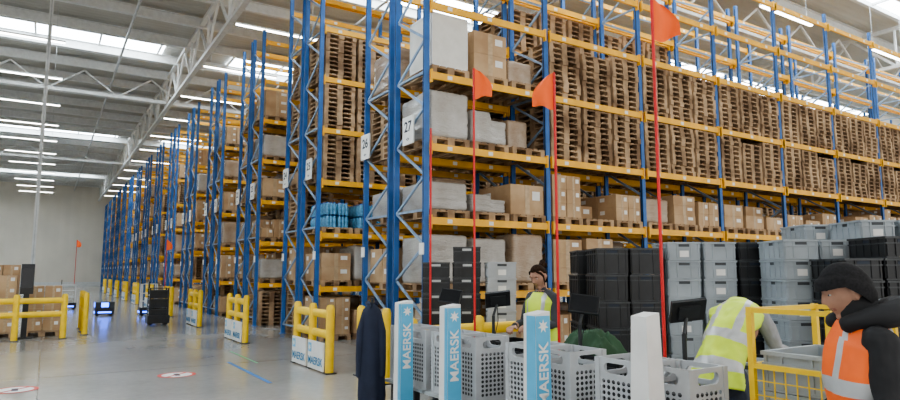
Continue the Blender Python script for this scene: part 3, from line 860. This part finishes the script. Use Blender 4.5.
def vest(parent,T,rad,k,bands,n=56,steps=9,vert=True,name='safety_vest',crease=.016,seed=0):
    P=[];Rr=[];tt=[]
    for i in range(len(T)-1):
        for q in range(steps):
            f=q/steps; P.append(Vector(T[i]).lerp(Vector(T[i+1]),f)); Rr.append(tuple(rad[i][a]*(1-f)+rad[i+1][a]*f for a in (0,1))); tt.append(i+f)
    P.append(Vector(T[-1]));Rr.append(rad[-1]);tt.append(len(T)-1)
    def kk(i,j):
        a=(j+.5)/n*2*math.pi; x=math.cos(a)*Rr[i][0]
        for (t0,t1) in bands:
            if t0<=tt[i]<t1: return 'silver'
        if vert and tt[i]>=bands[-1][1] and .075<abs(x)<.12: return 'silver'
        return k
    b=MB(); b.tube(P,Rr,kk,n,cap=False)
    for idx,v in enumerate(b.v):
        v=Vector(v); rg=abs(noise.noise(Vector((v.x*12+seed,v.y*12,v.z*4+v.x*5))))
        d=noise.noise(Vector((v.x*7+seed,v.y*7,v.z*5)))*crease-rg*crease*.9+crease*.2
        c=P[idx//n]; o=(v-c); b.v[idx]=tuple(v+o.normalized()*d)
    o=ob(name,b.mesh(smooth=True),parent=parent)
    md=o.modifiers.new('thick','SOLIDIFY'); md.thickness=.006
    return o
def cap_mesh(c,R,k,z0,grow,n=28,m=12,fold=False,back=0):
    b=MB(); c=Vector(c)
    for i in range(m+1):
        f=i/m
        for j in range(n):
            ph=2*math.pi*j/n; y=math.sin(ph)
            low=z0-back*max(0,-y+.25); th1=math.acos(max(-1,min(1,low/.115))); th=f*th1
            g=grow+( .010 if fold and f>.72 else 0)
            if not fold: g=grow*(1-.8*max(0,f-.75)/.25*(1 if y>0 else .3))
            zz=math.cos(th); sc=1 if zz>0 else 1+zz*(.3 if y>0 else .15)
            p=Vector(((.076+g)*math.sin(th)*math.cos(ph)*sc,(.097+g)*math.sin(th)*math.sin(ph)*sc,(.115+g*1.2)*zz))
            b.v.append(tuple(c+R@p))
    for i in range(m):
        for j in range(n): b.f.append((i*n+j,(i+1)*n+j,(i+1)*n+(j+1)%n,i*n+(j+1)%n)); b.m.append(b.mi(k))
    return b
def base_joints(h=1.7):
    s_=h/1.72
    J=dict(torso=[(0,0,.84*s_),(0,0,.93*s_),(0,.005,1.05*s_),(0,.01,1.2*s_),(0,0,1.34*s_),(0,-.01,1.41*s_)],
      trad=[(.13,.10),(.165,.12),(.145,.105),(.165,.12),(.165,.10),(.10,.07)],
      shL=(-.18*s_,-.01,1.40*s_),shR=(.18*s_,-.01,1.40*s_),shM=(0,-.01,1.42*s_),neck=(0,0,1.48*s_),headc=(0,.025,1.60*s_),
      hipL=(-.09,0,.9*s_),hipR=(.09,0,.9*s_),knL=(-.11,.02,.5*s_),knR=(.11,.02,.5*s_),anL=(-.12,-.02,.085),anR=(.12,-.02,.085),headR=headR())
    return J
# --- woman behind the carts
J=base_joints(1.74)
J['headR']=headR(-.42,.1); J['headc']=(0,.05,1.605)
J['trad']=[(.13,.10),(.155,.115),(.13,.095),(.15,.11),(.15,.10),(.09,.07)]
J['shL']=(-.155,-.01,1.39);J['shR']=(.155,-.01,1.39)
J.update(elL=(-.22,.06,1.14),wrL=(-.11,.30,1.14),elR=(.22,.05,1.14),wrR=(.12,.28,1.12),hdL=(.3,1,-.2),hdR=(-.3,1,-.2),curl=.7)
hd=(-CY*.75-SY*.62,SY*.75-CY*.62)
wx,wy=LF(.93,6.42)
W=make_person('woman with dark tied hair in yellow hi-vis vest looking down',(wx,wy,0),hd,J,dict(top='shirt',legs='jeans'))
vest(W,[(0,0,.88),(0,0,.98),(0,.005,1.09),(0,.01,1.21),(0,0,1.35),(0,-.01,1.44)],[(.18,.14),(.175,.135),(.16,.12),(.18,.135),(.195,.12),(.11,.085)],'hiviz',[(.5,.95),(2.2,2.7)],seed=1)
b=cap_mesh(J['headc'],J['headR'],'hair',.074,.009,back=.145)
hc=Vector(J['headc']);R=J['headR']
b.tube([hc+R@Vector((0,-.08,.07)),hc+R@Vector((0,-.12,.09)),hc+R@Vector((0,-.14,.06))],[.03,.042,.03],'hair',12)
for sx in (-1,1): b.tube([hc+R@Vector((sx*.045,.062,.078)),hc+R@Vector((sx*.068,.035,.05)),hc+R@Vector((sx*.072,.012,.01)),hc+R@Vector((sx*.068,.012,-.05)),hc+R@Vector((sx*.06,.02,-.085))],[(.012,.008),(.016,.007),(.014,.006),(.007,.004),(.003,.003)],'hair',10,side=R@Vector((0,1,0)))
ob('hair',b.mesh(smooth=True),parent=W,label='dark brown tied-back hair')
# --- man with beanie
J=base_joints(1.70); J['headR']=headR(-.30,.06); J['headc']=(0,.05,1.562)
J['trad']=[(.14,.105),(.165,.12),(.155,.11),(.175,.12),(.175,.105),(.115,.08)]
J['shL']=(-.19,-.01,1.365);J['shR']=(.19,-.01,1.365); J['arm']=1.22
J.update(elL=(-.24,.0,1.10),wrL=(-.19,.22,1.02),elR=(.24,-.02,1.08),wrR=(.2,.20,.95),curl=.6)
hd=(-.66,.75)
mx,my=LF(1.80,2.80)
P_=make_person('man in black beanie and orange hi-vis vest over black jacket',(mx,my,0),hd,J,dict(top='jacket',legs='jeans'))
vest(P_,[(0,0,.80),(0,0,.95),(0,.005,1.06),(0,.01,1.2),(0,0,1.33),(0,-.01,1.43)],[(.205,.155),(.205,.15),(.195,.14),(.21,.15),(.225,.135),(.13,.10)],'hivizo',[(1.0,1.5),(2.5,2.95)],crease=.024,seed=4)
b=cap_mesh(J['headc'],J['headR'],'knit',.028,.016,fold=True,back=.10)
ob('beanie',b.mesh(smooth=True),parent=P_,label='black knitted beanie')
b=MB(); b.tube([(-.095,.08,1.43),(-.125,-.03,1.46),(-.085,-.12,1.48),(0,-.155,1.49),(.085,-.12,1.48),(.125,-.03,1.46),(.095,.08,1.43)],[(.036,.042),(.048,.056),(.056,.07),(.060,.076),(.056,.07),(.048,.056),(.036,.042)],'jacket',14,side=(0,0,1))
b.tube([(0,-.01,1.40),(0,.01,1.50)],[(.092,.092),(.080,.084)],'jacket',16)
for i,v in enumerate(b.v):
    v=Vector(v); b.v[i]=tuple(v+Vector((0,0,1))*noise.noise(v*22)*.012+Vector((1,0,0))*noise.noise(v*19+Vector((3,3,3)))*.008)
ob('hood',b.mesh(smooth=True),parent=P_,label='black jacket hood folded down')
# --- bending worker
J=base_joints(1.74)
J['torso']=[(0,-.06,.84),(0,-.03,.95),(0,.06,1.08),(0,.18,1.21),(0,.32,1.32),(0,.38,1.35)]
J['trad']=[(.14,.11),(.155,.12),(.135,.10),(.15,.105),(.15,.09),(.10,.07)]
J.update(shL=(-.17,.34,1.32),shR=(.17,.34,1.32),shM=(0,.37,1.33),neck=(0,.46,1.30),headc=(0,.53,1.20),headR=headR(-1.5),
   elL=(-.24,.50,1.08),wrL=(-.14,.72,.98),elR=(.25,.42,1.08),wrR=(.30,.66,1.02),hipL=(-.09,-.02,.9),hipR=(.09,-.02,.9),knL=(-.12,.03,.5),knR=(.12,.03,.5),anL=(-.13,-.08,.085),anR=(.13,-.08,.085),arm=1.08)
hd=(math.cos(.22),math.sin(.22))
B=make_person('worker in yellow hi-vis vest bending forward over crates',(4.2,2.90,0),hd,J,dict(top='greysleeve',legs='jeans'))
vest(B,[(0,-.07,.82),(0,-.04,.95),(0,.05,1.09),(0,.17,1.22),(0,.30,1.325),(0,.38,1.36),(0,.45,1.34)],[(.185,.15),(.175,.14),(.155,.12),(.17,.125),(.195,.105),(.16,.085),(.085,.07)],'hiviz',[(.8,1.2),(2.1,2.5)],crease=.032,seed=9)
b=cap_mesh(J['headc'],J['headR'],'hair',.05,.012,back=.10); ob('hair',b.mesh(smooth=True),parent=B,label='short dark hair')
stack(5.2,3.3,4,GC,.4,label='grey plastic crate beside the bending worker')

# ================================================================== LIGHT, CAMERA
w=bpy.data.worlds.new('world'); bpy.context.scene.world=w; w.use_nodes=True
w.node_tree.nodes['Background'].inputs[0].default_value=(1,.98,.94,1); w.node_tree.nodes['Background'].inputs[1].default_value=1.5
try:
    bpy.context.scene.view_settings.look='AgX - Medium High Contrast'
except Exception: pass
cam=bpy.data.cameras.new('camera'); co=bpy.data.objects.new('camera',cam); C.objects.link(co)
cam.sensor_width=36; cam.lens=36*630/900; cam.clip_end=300
co.location=(0,0,1.65); co.rotation_euler=(math.radians(90+6.52),0,-YAW)
bpy.context.scene.camera=co
